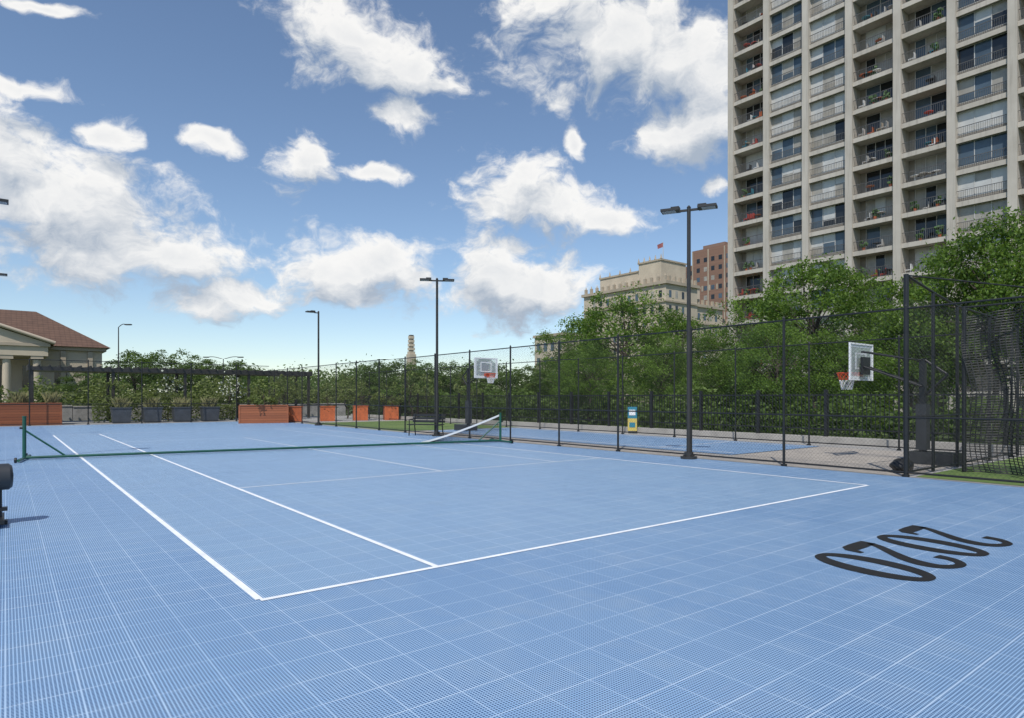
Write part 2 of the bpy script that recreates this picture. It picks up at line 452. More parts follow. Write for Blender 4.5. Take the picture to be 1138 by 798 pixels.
for i in range(n):
    s0, s1 = Ln*i/n, Ln*(i+1)/n
    a0, a1 = A+d*s0+off(s0), A+d*s1+off(s1)
    if s0/Ln > .77:
        z0, z1 = top(s0), top(s1); hgt = .06
        for sd in (-.006,.006):
            b.add([a0+nr*sd+Vector((0,0,z0-hgt)), a1+nr*sd+Vector((0,0,z1-hgt)), a1+nr*sd+Vector((0,0,z1)), a0+nr*sd+Vector((0,0,z0))], [(0,1,2,3)], 'white')
    else:
        b.add([a0+Vector((0,0,.03)), a1+Vector((0,0,.03)), a1+nr*.06+Vector((0,0,.035)), a0+nr*.06+Vector((0,0,.035))], [(0,1,2,3)], 'wire')
s = Ln*.77
while s < Ln-.05:
    p = A+d*s+off(s); b.cyl(p+Vector((0,0,.03)), p+Vector((0,0,top(s)-.04)), .003, 'wire', n=3, caps=False, smooth=False); s += .04
for lv in range(1, 24):
    pts = []
    for i in range(30):
        s = Ln*(.77+.228*i/29); zz = .03+(top(s)-.06)*lv/24
        p = A+d*s+off(s); pts.append(p+Vector((0,0,zz)))
    for p, q in zip(pts[:-1], pts[1:]): b.cyl(p, q, .003, 'wire', n=3, caps=False, smooth=False)
b.obj("tennis_net")

# ------------------------------------------------------------------ basketball hoops
m, nt, p = newmat("clear_backboard"); p.inputs["Base Color"].default_value = (.6,.65,.68,1); p.inputs["Roughness"].default_value=.1
p.inputs["Alpha"].default_value=.32; M['gl_board']=m
def hoop(x, y, face, rimz):
    b = MB(); f = face
    b.box(-.32,.32,-.70,.25,.0,.26,'greyplastic') if f > 0 else b.box(-.32,.32,-.25,.70,.0,.26,'greyplastic')
    b.box(-.06,.06,-.06,.06,.26,rimz+.30,'black')
    b.box(-.11,.11,-.11,.11,.30,1.35,'greyplastic')
    zc = rimz+.28
    for sx in (-.075,.075):
        b.cyl((sx,0,rimz+.25),(sx*2,f*1.28,zc+.25),.024,'black'); b.cyl((sx,0,rimz-.35),(sx*2,f*1.28,zc-.12),.024,'black')
    b.cyl((0,0,rimz-.6),(0,-f*.5,rimz-.1),.03,'black'); b.cyl((0,-f*.5,rimz-.1),(0,0,rimz+.28),.03,'black')
    yb = f*1.35; w2 = .6; z0 = rimz-.17; z1 = rimz+.72
    b.box(-w2,w2,yb-.008,yb+.008,z0,z1,'gl_board')
    for (xa,xb,za,zb) in ((-w2-.02,w2+.02,z0-.02,z0+.02),(-w2-.02,w2+.02,z1-.02,z1+.02),(-w2-.02,-w2+.02,z0+.02,z1-.02),(w2-.02,w2+.02,z0+.02,z1-.02)):
        b.box(xa,xb,yb-.02,yb+.02,za,zb,'white')
    b.box(-.2,.2,yb-f*.10-.03,yb-f*.10+.03,rimz-.05,rimz+.4,'black')
    q = yb+f*.014
    for (xa,xb,za,zb) in ((-.29,.29,rimz+.08,rimz+.12),(-.29,.29,rimz+.47,rimz+.51),(-.29,-.25,rimz+.12,rimz+.47),(.25,.29,rimz+.12,rimz+.47)):
        b.box(xa,xb,min(yb,q),max(yb,q),za,zb,'white')
    for (xa,xb,za,zb) in ((-w2+.03,w2-.03,z1-.08,z1-.03),(-w2+.03,w2-.03,z0+.03,z0+.08),(-w2+.03,-w2+.08,z0+.08,z1-.08),(w2-.08,w2-.03,z0+.08,z1-.08)):
        b.box(xa,xb,min(yb,q),max(yb,q),za,zb,'white')
    b.box(-.1,.1,min(yb,yb+f*.12),max(yb,yb+f*.12),rimz-.10,rimz+.01,'orange')
    yc = yb+f*(.12+.225)
    ring = [(.225*math.cos(t*math.pi/12), yc+.225*math.sin(t*math.pi/12), rimz) for t in range(25)]
    b.path(ring, .014, 'orange')
    for k in range(12):
        for sg in (1,-1):
            pts = []
            for j in range(6):
                t = 2*math.pi*k/12+sg*j*math.pi/12; r = .22-.10*(j/5)**.7
                pts.append((r*math.cos(t), yc+r*math.sin(t), rimz-.012-.40*j/5))
            b.path(pts[:3], .007, 'orange', n=4, smooth=False); b.path(pts[2:], .0065, 'netwhite', n=4, smooth=False)
    return b.obj("basketball_hoop", loc=(x,y,0))
hoop(16.5, 5.8, 1, 2.1); hoop(16.5, 24.2, -1, 2.52)

# ------------------------------------------------------------------ benches etc.
def bench(x, y, rz):
    b = MB()
    for i in range(4): b.box(-.72,.72,-.2+.11*i,-.2+.11*i+.085,.42,.45,'black')
    for i in range(3): b.obox((0,.27+.02*i,.55+.12*i),(1.44,.025,.085),'black',(math.radians(-12),0,0))
    for sx in (-.62,.62):
        b.path([(sx,-.2,0),(sx,-.16,.42),(sx,.22,.42),(sx,.30,.86)],.022,'black'); b.path([(sx,.30,0),(sx,.22,.42)],.022,'black')
        b.path([(sx,-.18,.42),(sx,-.18,.62),(sx,.26,.64)],.018,'black')
    return b.obj("park_bench", loc=(x,y,0), rotz=rz)
bench(12.9, 21.9, math.radians(-60))
b = MB()
pA = Vector((.06,9.72,.56)); dr = Vector((-.97,-.1,0)).normalized()
b.cyl(pA+dr*.03, pA+dr*1.4, .155, 'greyplastic', n=28); b.cyl(pA, pA+dr*.03, .13, 'greyplastic', r1=.155, n=28)
b.cyl(pA-dr*.012, pA, .05, 'rail', n=16)
for q in (.12, 1.15):
    c = pA+dr*q; b.cyl((c.x,c.y,.42),(c.x,c.y,.03),.03,'black')
    b.box(c.x-.32,c.x+.08,c.y-.05,c.y+.05,.0,.05,'black'); b.box(c.x-.05,c.x+.05,c.y-.35,c.y+.35,.052,.09,'black')
b.box(-.35,.02,9.67,9.77,.16,.20,'black')
b.obj("court_roller")
b = MB()
for (cx,cy,cz,rx,ry,rz) in ((0,0,.13,.30,.20,.14),(.22,.1,.12,.22,.18,.12)):
    vs=[];fs=[];nu,nv=16,9
    for j in range(nv+1):
        for i in range(nu):
            t=2*math.pi*i/nu;u=math.pi*j/nv; k=1+.07*math.sin(3*t+5*u)
            vs.append((cx+rx*k*math.sin(u)*math.cos(t),cy+ry*k*math.sin(u)*math.sin(t),max(0,cz+rz*math.cos(u)*k)))
    for j in range(nv):
        for i in range(nu): fs.append((j*nu+i,(j+1)*nu+i,(j+1)*nu+(i+1)%nu,j*nu+(i+1)%nu))
    b.add(vs,fs,'black',True)
b.obj("ballast_bag", loc=(14.15,5.35,0))
b = MB(); b.box(-.03,.03,-.19,.19,.1,.62,'yellow'); b.box(-.03,.03,-.19,.19,.625,1.1,'teal'); b.box(-.04,-.031,-.13,.13,.75,.98,'white'); b.box(-.04,-.031,-.12,.12,.25,.45,'teal')
b.cyl((.05,-.16,0),(.05,-.16,1.15),.02,'black'); b.cyl((.05,.16,0),(.05,.16,1.15),.02,'black')
b.obj("notice_sign", loc=(20.5,18.0,0), rotz=math.radians(30))

def planter(x, y, lx, ly, h, k, rz=0, name="wooden_planter", plant=None):
    b = MB()
    if k == 'wood':
        nb = max(3, int(h/.14)); hh = h/nb
        for i in range(nb): b.box(-lx/2,lx/2,-ly/2,ly/2,i*hh+.006,(i+1)*hh-.006,'wood')
        b.box(-lx/2+.02,lx/2-.02,-ly/2+.02,ly/2-.02,.0,h-.02,'bark')
        b.box(-lx/2-.03,lx/2+.03,-ly/2-.03,ly/2+.03,h,h+.05,'wood')
        for sx in (-1,1):
            b.box(sx*lx/2-.05,sx*lx/2+.05,-ly/2-.02,-ly/2+.06,0,h-.004,'wood')
    elif k == 'terracotta':
        b.box(-lx/2,lx/2,-ly/2,ly/2,0,h,'terracotta'); b.box(-lx/2-.03,lx/2+.03,-ly/2-.03,ly/2+.03,h,h+.05,'terracotta')
    else:
        b.add([(-lx/2*.85,-ly/2*.85,0),(lx/2*.85,-ly/2*.85,0),(lx/2*.85,ly/2*.85,0),(-lx/2*.85,ly/2*.85,0),
               (-lx/2,-ly/2,h),(lx/2,-ly/2,h),(lx/2,ly/2,h),(-lx/2,ly/2,h)],[(0,3,2,1),(4,5,6,7),(0,1,5,4),(1,2,6,5),(2,3,7,6),(3,0,4,7)],'greyplanter')
        b.box(-lx/2-.03,lx/2+.03,-ly/2-.03,ly/2+.03,h,h+.06,'greyplanter')
    return b.obj(name, loc=(x,y,0), rotz=rz)
planter(.6, 43.6, 3.6, 1.0, 1.15, 'wood'); planter(-4.2, 43.6, 3.6, 1.0, 1.15, 'wood')
planter(11.9, 38.6, 2.6, 1.0, 1.0, 'wood', math.radians(-20))
for x,y in ((13.95,39.3),(16.1,39.5),(18.2,39.2),(20.2,38.8)):
    planter(x, y, .9, .9, .9, 'terracotta', math.radians(-20))
for x in (5.3, 6.9, 8.5, 10.1): planter(x, 43.6, 1.0, .8, .85, 'grey', 0, "grey_planter")

b = MB()
b.box(1.0,17.6,46,49,3.05,3.28,'bronze')
for i in range(34): b.box(1.0+.5*i,1.08+.5*i,45.9,49.1,3.283,3.38,'bronze')
for x in (1.2,5.2,9.2,13.2,17.4):
    for y in (46.2,48.8): b.box(x-.08,x+.08,y-.08,y+.08,0,3.045,'bronze')
b.obj("shade_pergola")
b = MB(); x = -14
while x < 22:
    l = random.uniform(1.4,2.4); h = random.uniform(.85,1.0); b.box(x,x+l-.03,50.4,50.9,-.02,h,'sand'); b.box(x-.0,x+l-.03,50.35,50.95,h+.003,h+.07,'concrete'); x += l
b.obj("stone_parapet_wall")

# ------------------------------------------------------------------ vegetation
def leaves_mesh(name, C, size, tone, mat, aspect=.55):
    n = len(C)
    a = np.random.normal(size=(n,3)); a[:,2] *= .6; a /= np.linalg.norm(a,axis=1)[:,None]
    r = np.random.normal(size=(n,3)); r[:,2]*=.5; bb = np.cross(a,r); bb[:,2]*=.6; bb /= np.linalg.norm(bb,axis=1)[:,None]
    s = (size*np.random.uniform(.6,1.3,n))[:,None]
    v = np.empty((n,4,3)); A_=a*s; B_=bb*s*aspect
    v[:,0]=C-A_; v[:,1]=C+B_*.9-A_*.1; v[:,2]=C+A_; v[:,3]=C-B_*.9-A_*.1
    me = bpy.data.meshes.new(name)
    me.vertices.add(n*4); me.vertices.foreach_set("co", v.reshape(-1))
    me.loops.add(n*4); me.loops.foreach_set("vertex_index", np.arange(n*4,dtype=np.int32))
    me.polygons.add(n); me.polygons.foreach_set("loop_start", np.arange(0,n*4,4,dtype=np.int32))
    try: me.polygons.foreach_set("loop_total", np.full(n,4,dtype=np.int32))
    except Exception: pass
    at = me.attributes.new("tone",'FLOAT','FACE'); at.data.foreach_set("value", np.clip(tone,0,1).astype(np.float32))
    me.materials.append(M[mat]); me.update(calc_edges=True); me.validate()
    return me
def crown_points(H, R, nclump, per, rng, base=.18):
    C=[];T=[];cent=[]
    zc = H*(.5+base/2); rz = H*(1-base)/2
    ph = rng.uniform(0,6.28,4)
    for k in range(nclump):
        while True:
            p = rng.uniform(-1,1,3); q=np.linalg.norm(p)
            if .3<q<1: break
        p = p/q*(q**.5)
        az = math.atan2(p[1],p[0])
        wob = 1+.20*math.sin(3*az+ph[0])+.12*math.sin(5*az+ph[1]+3*p[2])
        wz = 1+.16*math.sin(2*az+ph[2])
        c = np.array([p[0]*R*wob*.84,p[1]*R*wob*.84,zc+p[2]*rz*.86*wz])
        rr = rng.uniform(.35,.95)*R*.24
        n = int(per*rng.uniform(.5,1.3)*(rr/(R*.16)))
        g = rng.normal(size=(n,3))*np.array([rr*.66,rr*.66,rr*.28])
        g[:,2] -= .32*(g[:,0]**2+g[:,1]**2)/max(rr,.1)
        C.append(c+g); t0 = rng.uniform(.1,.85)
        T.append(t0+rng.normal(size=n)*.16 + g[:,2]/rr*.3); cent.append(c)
    return np.vstack(C), np.concatenate(T), cent
class V: pass
def make_variant(i, H, R, nclump, per, leaf, mat, base):
    rng = np.random.default_rng(100+i)
    C,T,cent = crown_points(H,R,nclump,per,rng,base)
    v=V(); v.crown=leaves_mesh("crown",C,leaf,T,mat)
    b=MB(); th=H*.3
    j = [(0,0,0),(rng.uniform(-.1,.1),rng.uniform(-.1,.1),th*.5),(rng.uniform(-.2,.2),rng.uniform(-.2,.2),th),(rng.uniform(-.4,.4),rng.uniform(-.4,.4),H*.62)]
    rad=[H*.02,H*.016,H*.014,H*.006]
    for k in range(3): b.cyl(j[k],j[k+1],rad[k],'bark',r1=rad[k+1],n=9)
    for c in cent[::3]:
        st = Vector(j[2]).lerp(Vector(j[3]), rng.uniform(0,.8)) if c[2]>H*.4 else Vector(j[2])*.9
        c=Vector(c); mid = st.lerp(c,.5)+Vector((0,0,.1*H*rng.uniform(-.1,.5)))
        r0 = H*.005; b.cyl(st,mid,r0,'bark',r1=r0*.6,n=5,caps=False); b.cyl(mid,c,r0*.6,'bark',r1=.008,n=5,caps=False)
    v.trunk=b.mesh("trunk"); v.H=H; v.R=R
    return v
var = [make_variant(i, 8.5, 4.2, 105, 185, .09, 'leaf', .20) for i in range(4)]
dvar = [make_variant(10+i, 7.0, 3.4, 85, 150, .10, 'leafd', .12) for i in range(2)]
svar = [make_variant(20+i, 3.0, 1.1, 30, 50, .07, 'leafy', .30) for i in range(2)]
def plant(v, x, y, H, R, rz=None, name="deciduous_tree"):
    e = empty(name,(x,y,-.02), random.uniform(0,6.28) if rz is None else rz)
    e.scale=(R/v.R,R/v.R,H/v.H)
    for nm,me in (("trunk",v.trunk),("crown",v.crown)):
        o=bpy.data.objects.new(nm,me); COL.objects.link(o); o.parent=e
    return e
def campos(px, Y):
    X=(px-569)/717*Y; return ca*X+sa*Y, -sa*X+ca*Y
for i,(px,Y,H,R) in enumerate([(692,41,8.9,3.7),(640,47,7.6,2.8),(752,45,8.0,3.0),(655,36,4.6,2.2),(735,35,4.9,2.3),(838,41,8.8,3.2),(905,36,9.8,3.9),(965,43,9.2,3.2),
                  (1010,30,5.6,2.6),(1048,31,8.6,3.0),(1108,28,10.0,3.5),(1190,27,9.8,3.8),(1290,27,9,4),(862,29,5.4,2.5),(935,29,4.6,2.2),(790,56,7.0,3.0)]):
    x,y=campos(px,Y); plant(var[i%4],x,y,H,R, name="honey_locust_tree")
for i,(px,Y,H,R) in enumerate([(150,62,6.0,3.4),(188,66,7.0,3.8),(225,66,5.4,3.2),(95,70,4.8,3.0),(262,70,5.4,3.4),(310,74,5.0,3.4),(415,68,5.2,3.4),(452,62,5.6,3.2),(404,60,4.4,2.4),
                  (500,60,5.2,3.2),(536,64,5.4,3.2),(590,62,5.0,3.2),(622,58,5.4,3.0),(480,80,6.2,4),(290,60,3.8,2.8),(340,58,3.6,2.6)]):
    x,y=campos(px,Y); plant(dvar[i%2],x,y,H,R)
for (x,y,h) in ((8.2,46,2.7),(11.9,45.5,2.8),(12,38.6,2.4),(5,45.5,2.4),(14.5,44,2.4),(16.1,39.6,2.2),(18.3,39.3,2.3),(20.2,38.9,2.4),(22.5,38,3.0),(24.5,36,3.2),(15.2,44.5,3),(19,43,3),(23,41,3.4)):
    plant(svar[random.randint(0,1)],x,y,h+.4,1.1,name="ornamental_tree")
rng=np.random.default_rng(5)
def hedge(name, x0,x1,y0,y1,h,n,leaf,mat,lump=.35):
    C = np.column_stack([rng.uniform(x0,x1,n), rng.uniform(y0,y1,n), rng.uniform(0,1,n)**.7*h])
    k = 1+lump*np.sin(C[:,0]*1.3+C[:,1]*.9)*np.cos(C[:,1]*.7-C[:,0]*.5); C[:,2]*=k*.8+.1
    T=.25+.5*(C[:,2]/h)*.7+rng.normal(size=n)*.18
    o=bpy.data.objects.new(name,leaves_mesh(name,C,leaf,T,mat)); COL.objects.link(o)
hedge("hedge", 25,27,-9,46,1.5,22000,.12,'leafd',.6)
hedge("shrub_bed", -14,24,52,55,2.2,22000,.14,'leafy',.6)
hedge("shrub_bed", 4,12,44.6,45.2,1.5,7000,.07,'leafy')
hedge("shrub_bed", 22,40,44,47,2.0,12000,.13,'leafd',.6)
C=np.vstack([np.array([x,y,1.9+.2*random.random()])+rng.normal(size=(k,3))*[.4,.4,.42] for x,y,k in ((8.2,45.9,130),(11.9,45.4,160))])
o=bpy.data.objects.new("hydrangea_blossoms",leaves_mesh("hydrangea_blossoms",C,.07,np.ones(len(C)),'flower',.9)); COL.objects.link(o)
C=[];T=[]
for k in range(300):
    px=rng.uniform(-350,1500); Y=rng.uniform(95,170)
    x,y=campos(px,Y)
    if x>58 and px>800:
        Y=rng.uniform(56,62); x,y=campos(px,Y)
        if x>62: continue
        h=rng.uniform(2.4,4.2)
    else: h=rng.uniform(3.5,8.2)*Y/115
    R=h*.75
    for c in range(9):
        p=rng.normal(size=3); p/=np.linalg.norm(p); cc=np.array([x,y,h*.5])+p*[R*.7,R*.7,h*.36]
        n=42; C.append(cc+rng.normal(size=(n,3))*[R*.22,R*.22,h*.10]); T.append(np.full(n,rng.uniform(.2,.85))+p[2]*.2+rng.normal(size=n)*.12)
C=np.vstack(C);T=np.concatenate(T)
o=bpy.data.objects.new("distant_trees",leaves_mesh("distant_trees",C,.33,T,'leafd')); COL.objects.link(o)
b=MB(); M['blade']=simple("grass_blades",(.22,.21,.09),.8,0,.4,2)
for x in (5.3,6.9,8.5,10.1,-1,.6,2,-4):
    zb=.85 if x>3 else 1.15
    for k in range(150):
        t=random.uniform(0,6.28); l=random.uniform(.3,.75); o_=random.uniform(.05,.4)
        x0=x+random.uniform(-.3,.3); y0=43.6+random.uniform(-.25,.25)
        p=(x0,y0,zb); m1=(x0+o_*.4*math.cos(t),y0+o_*.4*math.sin(t),zb+l*.7); e=(x0+o_*math.cos(t),y0+o_*math.sin(t),zb+l)
        b.add([p,(x0+.025,y0,zb),m1,e],[(0,1,2),(1,3,2)],'blade')
b.obj("ornamental_grasses")

# ------------------------------------------------------------------ apartment tower
tower=empty("apartment_tower")
X0=67.3; Y1=43.8; BAY=4.5; NB=12; FH=2.85; NF=28; Z0=-.9
fr=MB(); gl=MB(); ra=MB(); cl=MB()
yend=Y1-BAY*NB
for i in range(NB+1):
    y=Y1-BAY*i
    fr.box(X0-.28,X0+1.62,y-.34,y+.34,-.02,Z0+FH*NF,'towerconc')
types=[0,1,1,0,0,1,0,1,1,0,0,1]
for f in range(NF+1):
    z=Z0+FH*f
    for i in range(NB):
        ya=Y1-BAY*(i+1)+.342; yb=Y1-BAY*i-.342
        if z>0: fr.box(X0,X0+1.6,ya,yb,z-.30,z,'towerconc'); fr.box(X0-.08,X0-.002,ya,yb,z-.40,z+.04,'towerconc')
fr.box(X0+1.63,X0+20,yend-.3,Y1+.3,-.02,Z0+FH*NF+.5,'towerwall')
M['leafb']=simple("potted_leaves",(.05,.11,.03),.7,0,.4,5)
M['cush']=simple("outdoor_cushion",(.45,.06,.05),.8,0,.2,5)
for f in range(NF):
    z=Z0+FH*f
    if z<2: continue
    for i in range(NB):
        ya=Y1-BAY*(i+1)+.345; yb=Y1-BAY*i-.345; wd=yb-ya
        enc = types[i]
        xp = X0+.35 if enc else X0+1.55
        if enc:
            fr.box(xp+.06,X0+1.62,ya+.002,yb-.002,z+.003,z+FH-.303,'towerwall')
        npan=3 if enc else random.choice((2,3))
        sill = z+(.42 if enc else .03)
        y=ya+ (.0 if enc else .5); yy1=yb- (.0 if enc else .6)
        pw=(yy1-y)/npan; topz=z+FH-.34
        style=random.choice((0,1,1,2,3,3)) if enc else random.choice((0,0,1,2,3))
        for p_ in range(npan):
            a=y+pw*p_; c=a+pw
            k=random.choice({0:('gl_dark','gl_blue','gl_dark'),1:('gl_blue','gl_blue','gl_curt'),2:('gl_curt','gl_dark','gl_curt'),3:('gl_white','gl_curt','gl_white')}[style])
            gl.box(xp+.02,xp+.05,a+.03,c-.03,sill+.05,topz-.05,k)
            if enc and random.random()<.45:
                hh=random.uniform(.3,.7)*(topz-sill); gl.box(xp+.012,xp+.019,a+.05,c-.05,topz-.05-hh,topz-.05,random.choice(('gl_white','gl_curt')))
            gl.box(xp-.02,xp+.055,a-.03,a+.03,sill,topz,'frame')
        gl.box(xp-.02,xp+.055,yy1-.03,yy1+.03,sill,topz,'frame')
        gl.box(xp-.015,xp+.052,y+.03,yy1-.03,sill,sill+.05,'frame'); gl.box(xp-.015,xp+.052,y+.03,yy1-.03,topz-.05,topz,'frame')
        if enc: fr.box(xp+.0,xp+.055,ya,yb,z+.003,sill-.003,'towerwall')
        ra.box(X0+.04,X0+.09,ya,yb,z+1.02,z+1.07,'rail'); ra.box(X0+.05,X0+.08,ya,yb,z+.12,z+.15,'rail')
        n=int(wd/.16)
        for q in range(1,n):
            yy=ya+wd*q/n; ra.box(X0+.055,X0+.075,yy-.011,yy+.011,z+.15,z+1.02,'rail')
        if not enc:
            for q in range(random.randint(2,6)):
                yy=random.uniform(ya+.4,yb-.6); xx=X0+random.uniform(.2,.9)
                k=random.choice(('white','greyplastic','terracotta','wood','leafb','leafb','teal','frame','frame','cush','creamdk'))
                if k=='leafb':
                    for t in range(9):
                        cl.obox((xx+random.uniform(-.2,.2),yy+random.uniform(-.3,.3),z+random.uniform(.4,1.1)),(.25,.25,.18),'leafb',(random.random()*3,random.random()*3,0))
                    cl.cyl((xx,yy,z),(xx,yy,z+.4),.12,'terracotta',r1=.17,n=8)
                elif random.random()<.6:
                    cl.box(xx,xx+.5,yy,yy+.5,z+.38,z+.44,k); cl.box(xx,xx+.5,yy,yy+.05,z+.45,z+.95,k)
                    for dx in (.02,.44):
                        for dy in (.02,.44): cl.box(xx+dx,xx+dx+.04,yy+dy,yy+dy+.04,z,z+.375,k)
                else:
                    cl.cyl((xx+.2,yy,z+.68),(xx+.2,yy,z+.72),.4,k,n=12); cl.cyl((xx+.2,yy,z),(xx+.2,yy,z+.68),.04,k,n=6)
fr.obj("frame_and_slabs",tower); gl.obj("windows",tower); ra.obj("balcony_railings",tower); cl.obj("balcony_furniture",tower)

# ------------------------------------------------------------------ cream hotel + brick tower + museum
hotel=empty("cream_stone_hotel")
b=MB(); w_=MB()
hx,hy=120.8,95.9
def hwing(xa,xb,ya,yb,HH):
    b.box(xa,xb,ya,yb,-.02,HH,'cream')
    b.box(xa-.5,xb+.4,ya-.5,yb+.5,HH+.003,HH+.7,'creamdk'); b.box(xa-.3,xb-.01,ya-.3,yb+.3,HH-4.2,HH-3.8,'creamdk')
    for i in range(int((yb-ya)/2)+1):
        yy=ya+.2+i*2; b.box(xa-.3,xa+.3,yy-.3,yy+.3,HH+.71,HH+1.9,'creamdk'); b.cyl((xa,yy,HH+1.9),(xa,yy,HH+2.6),.25,'creamdk',r1=.03,n=6)
    for i in range(int((xb-xa)/2)):
        xx=xa+1.2+i*2; b.box(xx-.3,xx+.3,ya-.3,ya+.3,HH+.71,HH+1.9,'creamdk')
    f=0; z=HH-3.1
    while z>2:
        for i in range(int((yb-ya-1)/2.4)):
            yy=ya+1.6+i*2.4
            w_.box(xa-.02,xa+.05,yy-.45,yy+.45,z,z+1.7,random.choice(('gl_dark','gl_curt','gl_blue','gl_dark'))); b.box(xa-.12,xa-.001,yy-.65,yy+.65,z-.3,z-.12,'creamdk')
        for i in range(int((xb-xa-1)/2.4)):
            xx=xa+1.6+i*2.4
            w_.box(xx-.45,xx+.45,ya-.02,ya+.05,z,z+1.7,random.choice(('gl_dark','gl_blue','gl_curt')))
        z-=3.1 if f else 3.5
        f+=1
HH=28.2
hwing(hx,hx+12,hy,hy+27,HH); hwing(hx+12.4,hx+24,hy+1,hy+24,HH-4.2); hwing(hx+24.5,hx+36,hy+2,hy+24,HH-8)
for (xa,xb,ya,yb,hh) in ((3,11,10,24,4.6),(2,11.5,3,9.9,6.2),(14,20,5,14,1.5)):
    b.box(hx+xa,hx+xb,hy+ya,hy+yb,HH-3,HH+hh,'cream'); b.box(hx+xa-.2,hx+xb+.2,hy+ya-.2,hy+yb+.2,HH+hh+.003,HH+hh+.4,'creamdk')
    for q in range(5):
        yy=hy+ya+(yb-ya)*q/4; b.cyl((hx+xa,yy,HH+hh+.4),(hx+xa,yy,HH+hh+1.5),.3,'creamdk',r1=.05,n=6)
b.obj("walls",hotel); w_.obj("windows",hotel)
b=MB(); b.cyl((hx+4,hy+4,HH+6),(hx+4,hy+4,HH+11),.1,'frame',r1=.05); b.add([(hx+4,hy+4,HH+10.9),(hx+4,hy+5.8,HH+10.6),(hx+4.1,hy+5.7,HH+9.6),(hx+4,hy+4,HH+9.8)],[(0,1,2,3)],'flag'); b.obj("flagpole",hotel)

br=empty("brick_tower"); b=MB(); w_=MB()
bx,by=campos(781,205)
b.box(bx,bx+22,by-14,by+4,-.02,48.8,'brick'); b.box(bx+2,bx+14,by+4.003,by+13,-.02,44.8,'brick'); b.box(bx+3,bx+10,by-6,by+2,48.803,50.6,'brick')
for f in range(14):
    z=46-3.0*f
    for i in range(6): w_.box(bx-.03,bx+.05,by-12.4+i*2.7,by-11.2+i*2.7,z-1.4,z,random.choice(('gl_dark','gl_blue','gl_curt')))
    for i in range(7): w_.box(bx+1.5+i*3,bx+2.8+i*3,by-14.03,by-13.95,z-1.4,z,'gl_dark')
    for i in range(3): w_.box(bx+1.97,bx+2.05,by+5.3+i*2.6,by+6.6+i*2.6,z-4.4,z-3,'gl_dark')
    for i in range(7): b.box(bx-.08,bx-.001,by-13.6+i*2.7,by-13.1+i*2.7,z-1.6,z+.2,'creamdk') if f%4==3 else None
for i in range(4): b.box(bx-.15,bx-.081,by-14+i*5.86,by-13.6+i*5.86,0,48.5,'creamdk')
b.obj("walls",br); w_.obj("windows",br)

mu=empty("classical_museum"); b=MB(); r=MB()
b.box(-26,9.0,90,110,-.02,7.0,'cream'); b.box(-26.4,9.4,89.6,110.4,7.003,7.4,'creamdk')
r.add([(-26.8,89.2,7.42),(9.8,89.2,7.42),(9.8,110.8,7.42),(-26.8,110.8,7.42),(-19,100,12.3),(3.0,100,12.3)],[(0,1,5,4),(1,2,5),(2,3,4,5),(3,0,4),(0,3,2,1)],'roof')
b.box(-16,3.6,85,89.99,6.0,7.0,'cream'); b.box(-16.2,3.8,84.8,89.5,7.003,7.3,'creamdk')
b.add([(-16.2,84.9,7.31),(3.8,84.9,7.31),(-6.2,84.9,10.7)],[(0,1,2)],'cream')
r.add([(-16.6,84.6,7.32),(4.2,84.6,7.32),(-6.2,84.6,11.0),(-16.6,94,7.42),(4.2,94,7.42),(-6.2,97,11.0)],[(1,4,5,2),(0,2,5,3)],'roof')
r.cyl((4.2,84.6,7.4),(-6.2,84.6,11.05),.2,'creamdk',n=6); r.cyl((-16.6,84.6,7.4),(-6.2,84.6,11.05),.2,'creamdk',n=6)
b.box(-16,3.6,85,89.99,-.02,.7,'concrete')
for i in range(8):
    x=-15.2+i*2.55; b.cyl((x,85.6,.7),(x,85.6,5.6),.42,'cream',r1=.36,n=16); b.box(x-.55,x+.55,85.05,86.15,5.6,5.99,'creamdk')
for i in range(12):
    x=-24+i*2.9
    b.box(x-.6,x+.6,89.94,90.05,1.5,5.0,'gl_dark')
for x in (5.2,7.8): b.box(x-.25,x+.25,89.7,89.99,0,6.9,'creamdk')
b.obj("walls_and_columns",mu); r.obj("roof",mu)

x,y=campos(457,125); b=MB()
b.box(-.7,.7,-.7,.7,0,10,'cream')
for k in range(5): b.box(-.55+.03*k,.55-.03*k,-.55+.03*k,.55-.03*k,10.003+k*.75,10.55+k*.75,'cream'); b.box(-.35,.35,-.35,.35,10.551+k*.75,10.75+k*.75,'greyplastic')
b.obj("bell_tower",loc=(x,y,0))
x,y=campos(628,150); b=MB(); b.box(-5,5,-5,5,0,15.5,'cream'); b.box(-5.3,5.3,-5.3,5.3,15.503,16.1,'creamdk')
for f in range(4):
    for i in range(4): b.box(-5.03,-4.9,-4.2+i*2.4,-3+i*2.4,2+3.4*f,4+3.4*f,'gl_blue')
b.obj("office_building",loc=(x,y,0))

# ------------------------------------------------------------------ world
SUN_EL=math.radians(56); sun_dir_h=Vector((-.80,-.60,0)).normalized()
sv=Vector((sun_dir_h.x*math.cos(SUN_EL),sun_dir_h.y*math.cos(SUN_EL),math.sin(SUN_EL)))
W=bpy.data.worlds.new("World"); S.world=W; W.use_nodes=True; nt=W.node_tree; nt.nodes.clear()
out=N(nt,"ShaderNodeOutputWorld"); sky=N(nt,"ShaderNodeTexSky",sky_type='NISHITA'); sky.sun_disc=False
sky.sun_elevation=SUN_EL; sky.sun_rotation=math.atan2(sv.x,sv.y); sky.altitude=200; sky.air_density=1.0; sky.dust_density=.25; sky.ozone_density=2.2
bg1=N(nt,"ShaderNodeBackground"); bg1.inputs[1].default_value=.135; nt.links.new(sky.outputs[0],bg1.inputs[0])
bg2=N(nt,"ShaderNodeBackground"); bg2.inputs[1].default_value=.97
tc=N(nt,"ShaderNodeTexCoord").outputs["Generated"]
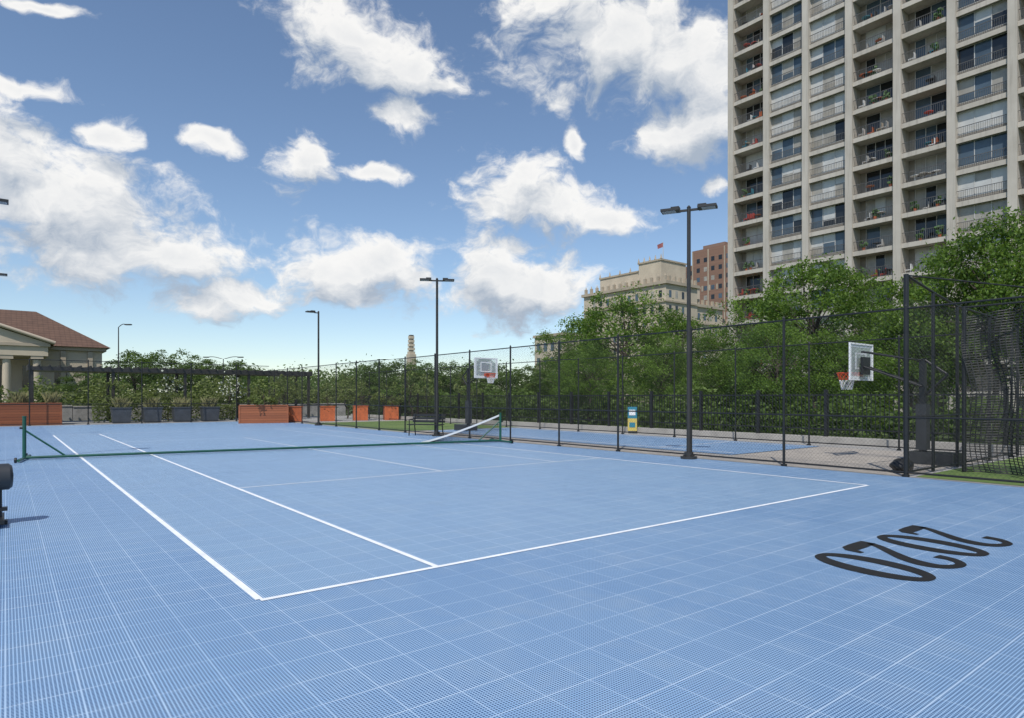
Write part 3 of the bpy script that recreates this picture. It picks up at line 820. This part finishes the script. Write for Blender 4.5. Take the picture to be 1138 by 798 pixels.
def vm(op,a,b_=None):
    n=nt.nodes.new("ShaderNodeVectorMath"); n.operation=op
    for i,v in enumerate((a,b_)):
        if v is None: continue
        if isinstance(v,(tuple,Vector)): n.inputs[i].default_value=tuple(v)
        else: nt.links.new(v,n.inputs[i])
    return n.outputs["Value"] if op=='LENGTH' else n.outputs[0]
wn=noise(nt,tc,9,3,.6)
wp=vm('MULTIPLY',vm('SUBTRACT',wn.outputs["Color"],(.5,.5,.5)),(.09,.09,.06))
dw=vm('ADD',tc,wp); du=vm('ADD',dw,(sv.x*.015,sv.y*.015,.040))
# cumulus positions: (bearing, height, half-width, half-height) in units of 1/717 of the distance along the view heading
clouds=[(-500,222,125,54),(-560,262,75,70),(-470,165,125,46),(-372,158,92,40),(-310,112,75,27),(-530,292,44,22),(-444,294,34,17),(-331,284,34,15),(-239,264,42,36),(-154,250,38,12),
 (-169,142,92,38),(-120,135,45,28),(-180,402,85,40),(-115,368,60,36),(-114,312,34,20),(0,222,66,44),(40,208,70,33),(110,202,52,19),(-15,138,62,50),(30,122,66,42),(-44,70,16,13),
 (110,405,125,66),(60,440,80,50),(185,370,95,62),(215,310,78,55),(222,236,26,14),(71,282,12,18),(-530,436,60,9),(-548,350,60,12),
 (420,520,200,60),(-900,300,200,90),(1300,400,200,90)]
def cdir(dx,dy):
    v=Vector((ca*dx+sa*717,-sa*dx+ca*717,dy)); return v.normalized()
def field(vec, minr=0):
    cur=None
    for (dx,dy,rx,ry) in clouds:
        if rx<minr: continue
        c=cdir(dx,dy); rh=(cdir(dx+rx,dy)-cdir(dx-rx,dy)).length/2*1.22; rv=(cdir(dx,dy+ry)-cdir(dx,dy-ry)).length/2*1.22
        l=vm('LENGTH',vm('MULTIPLY',vm('SUBTRACT',vec,tuple(c)),(1/rh,1/rh,1/rv)))
        v=mathn(nt,'SUBTRACT',1.,l)
        cur=v if cur is None else mathn(nt,'MAXIMUM',cur,v)
    return mathn(nt,'MAXIMUM',cur,-1.)
def dn(vec,det):
    m_=N(nt,"ShaderNodeMapping"); m_.inputs["Scale"].default_value=(1,1,1.5); nt.links.new(vec,m_.inputs[0])
    n_=noise(nt,m_.outputs[0],12,det,.62)
    return mathn(nt,'MULTIPLY',mathn(nt,'SUBTRACT',n_.outputs[0],.5),2.5)
f0=mathn(nt,'ADD',field(dw),dn(dw,9)); f1=mathn(nt,'ADD',field(du,30),dn(du,6))
mask=maprange(nt,f0,.0,.55,0,1,True)
dif=mathn(nt,'SUBTRACT',f0,f1)
sh=maprange(nt,dif,-.50,.45,0,1)
thick=maprange(nt,f0,.5,1.4,0,.35)
sh2=mathn(nt,'SUBTRACT',sh,thick,clamp=True)
cc=mixc(nt,sh2,(.42,.49,.59),(1.0,.99,.97))
nt.links.new(cc,bg2.inputs[0])
mx=N(nt,"ShaderNodeMixShader"); nt.links.new(mathn(nt,'MULTIPLY',mask,.97),mx.inputs[0]); nt.links.new(bg1.outputs[0],mx.inputs[1]); nt.links.new(bg2.outputs[0],mx.inputs[2])
nt.links.new(mx.outputs[0],out.inputs[0])
W.cycles.sampling_method='MANUAL' ; W.cycles.sample_map_resolution=512

sl=bpy.data.lights.new("sun",'SUN'); sl.energy=4.0; sl.angle=math.radians(.5); sl.color=(1,.95,.88)
so=bpy.data.objects.new("sun",sl); COL.objects.link(so); so.rotation_euler=sv.to_track_quat('Z','Y').to_euler(); so.location=(0,0,50)

cam=bpy.data.cameras.new("camera"); co=bpy.data.objects.new("camera",cam); COL.objects.link(co)
co.location=(0,0,1.5); co.rotation_euler=(math.radians(90),0,-HEAD)
cam.sensor_width=36; cam.lens=36*717/1138; cam.shift_y=.0378; cam.clip_end=6000; cam.clip_start=.05
S.camera=co
S.view_settings.view_transform='Standard'; S.view_settings.look='None'; S.view_settings.exposure=0
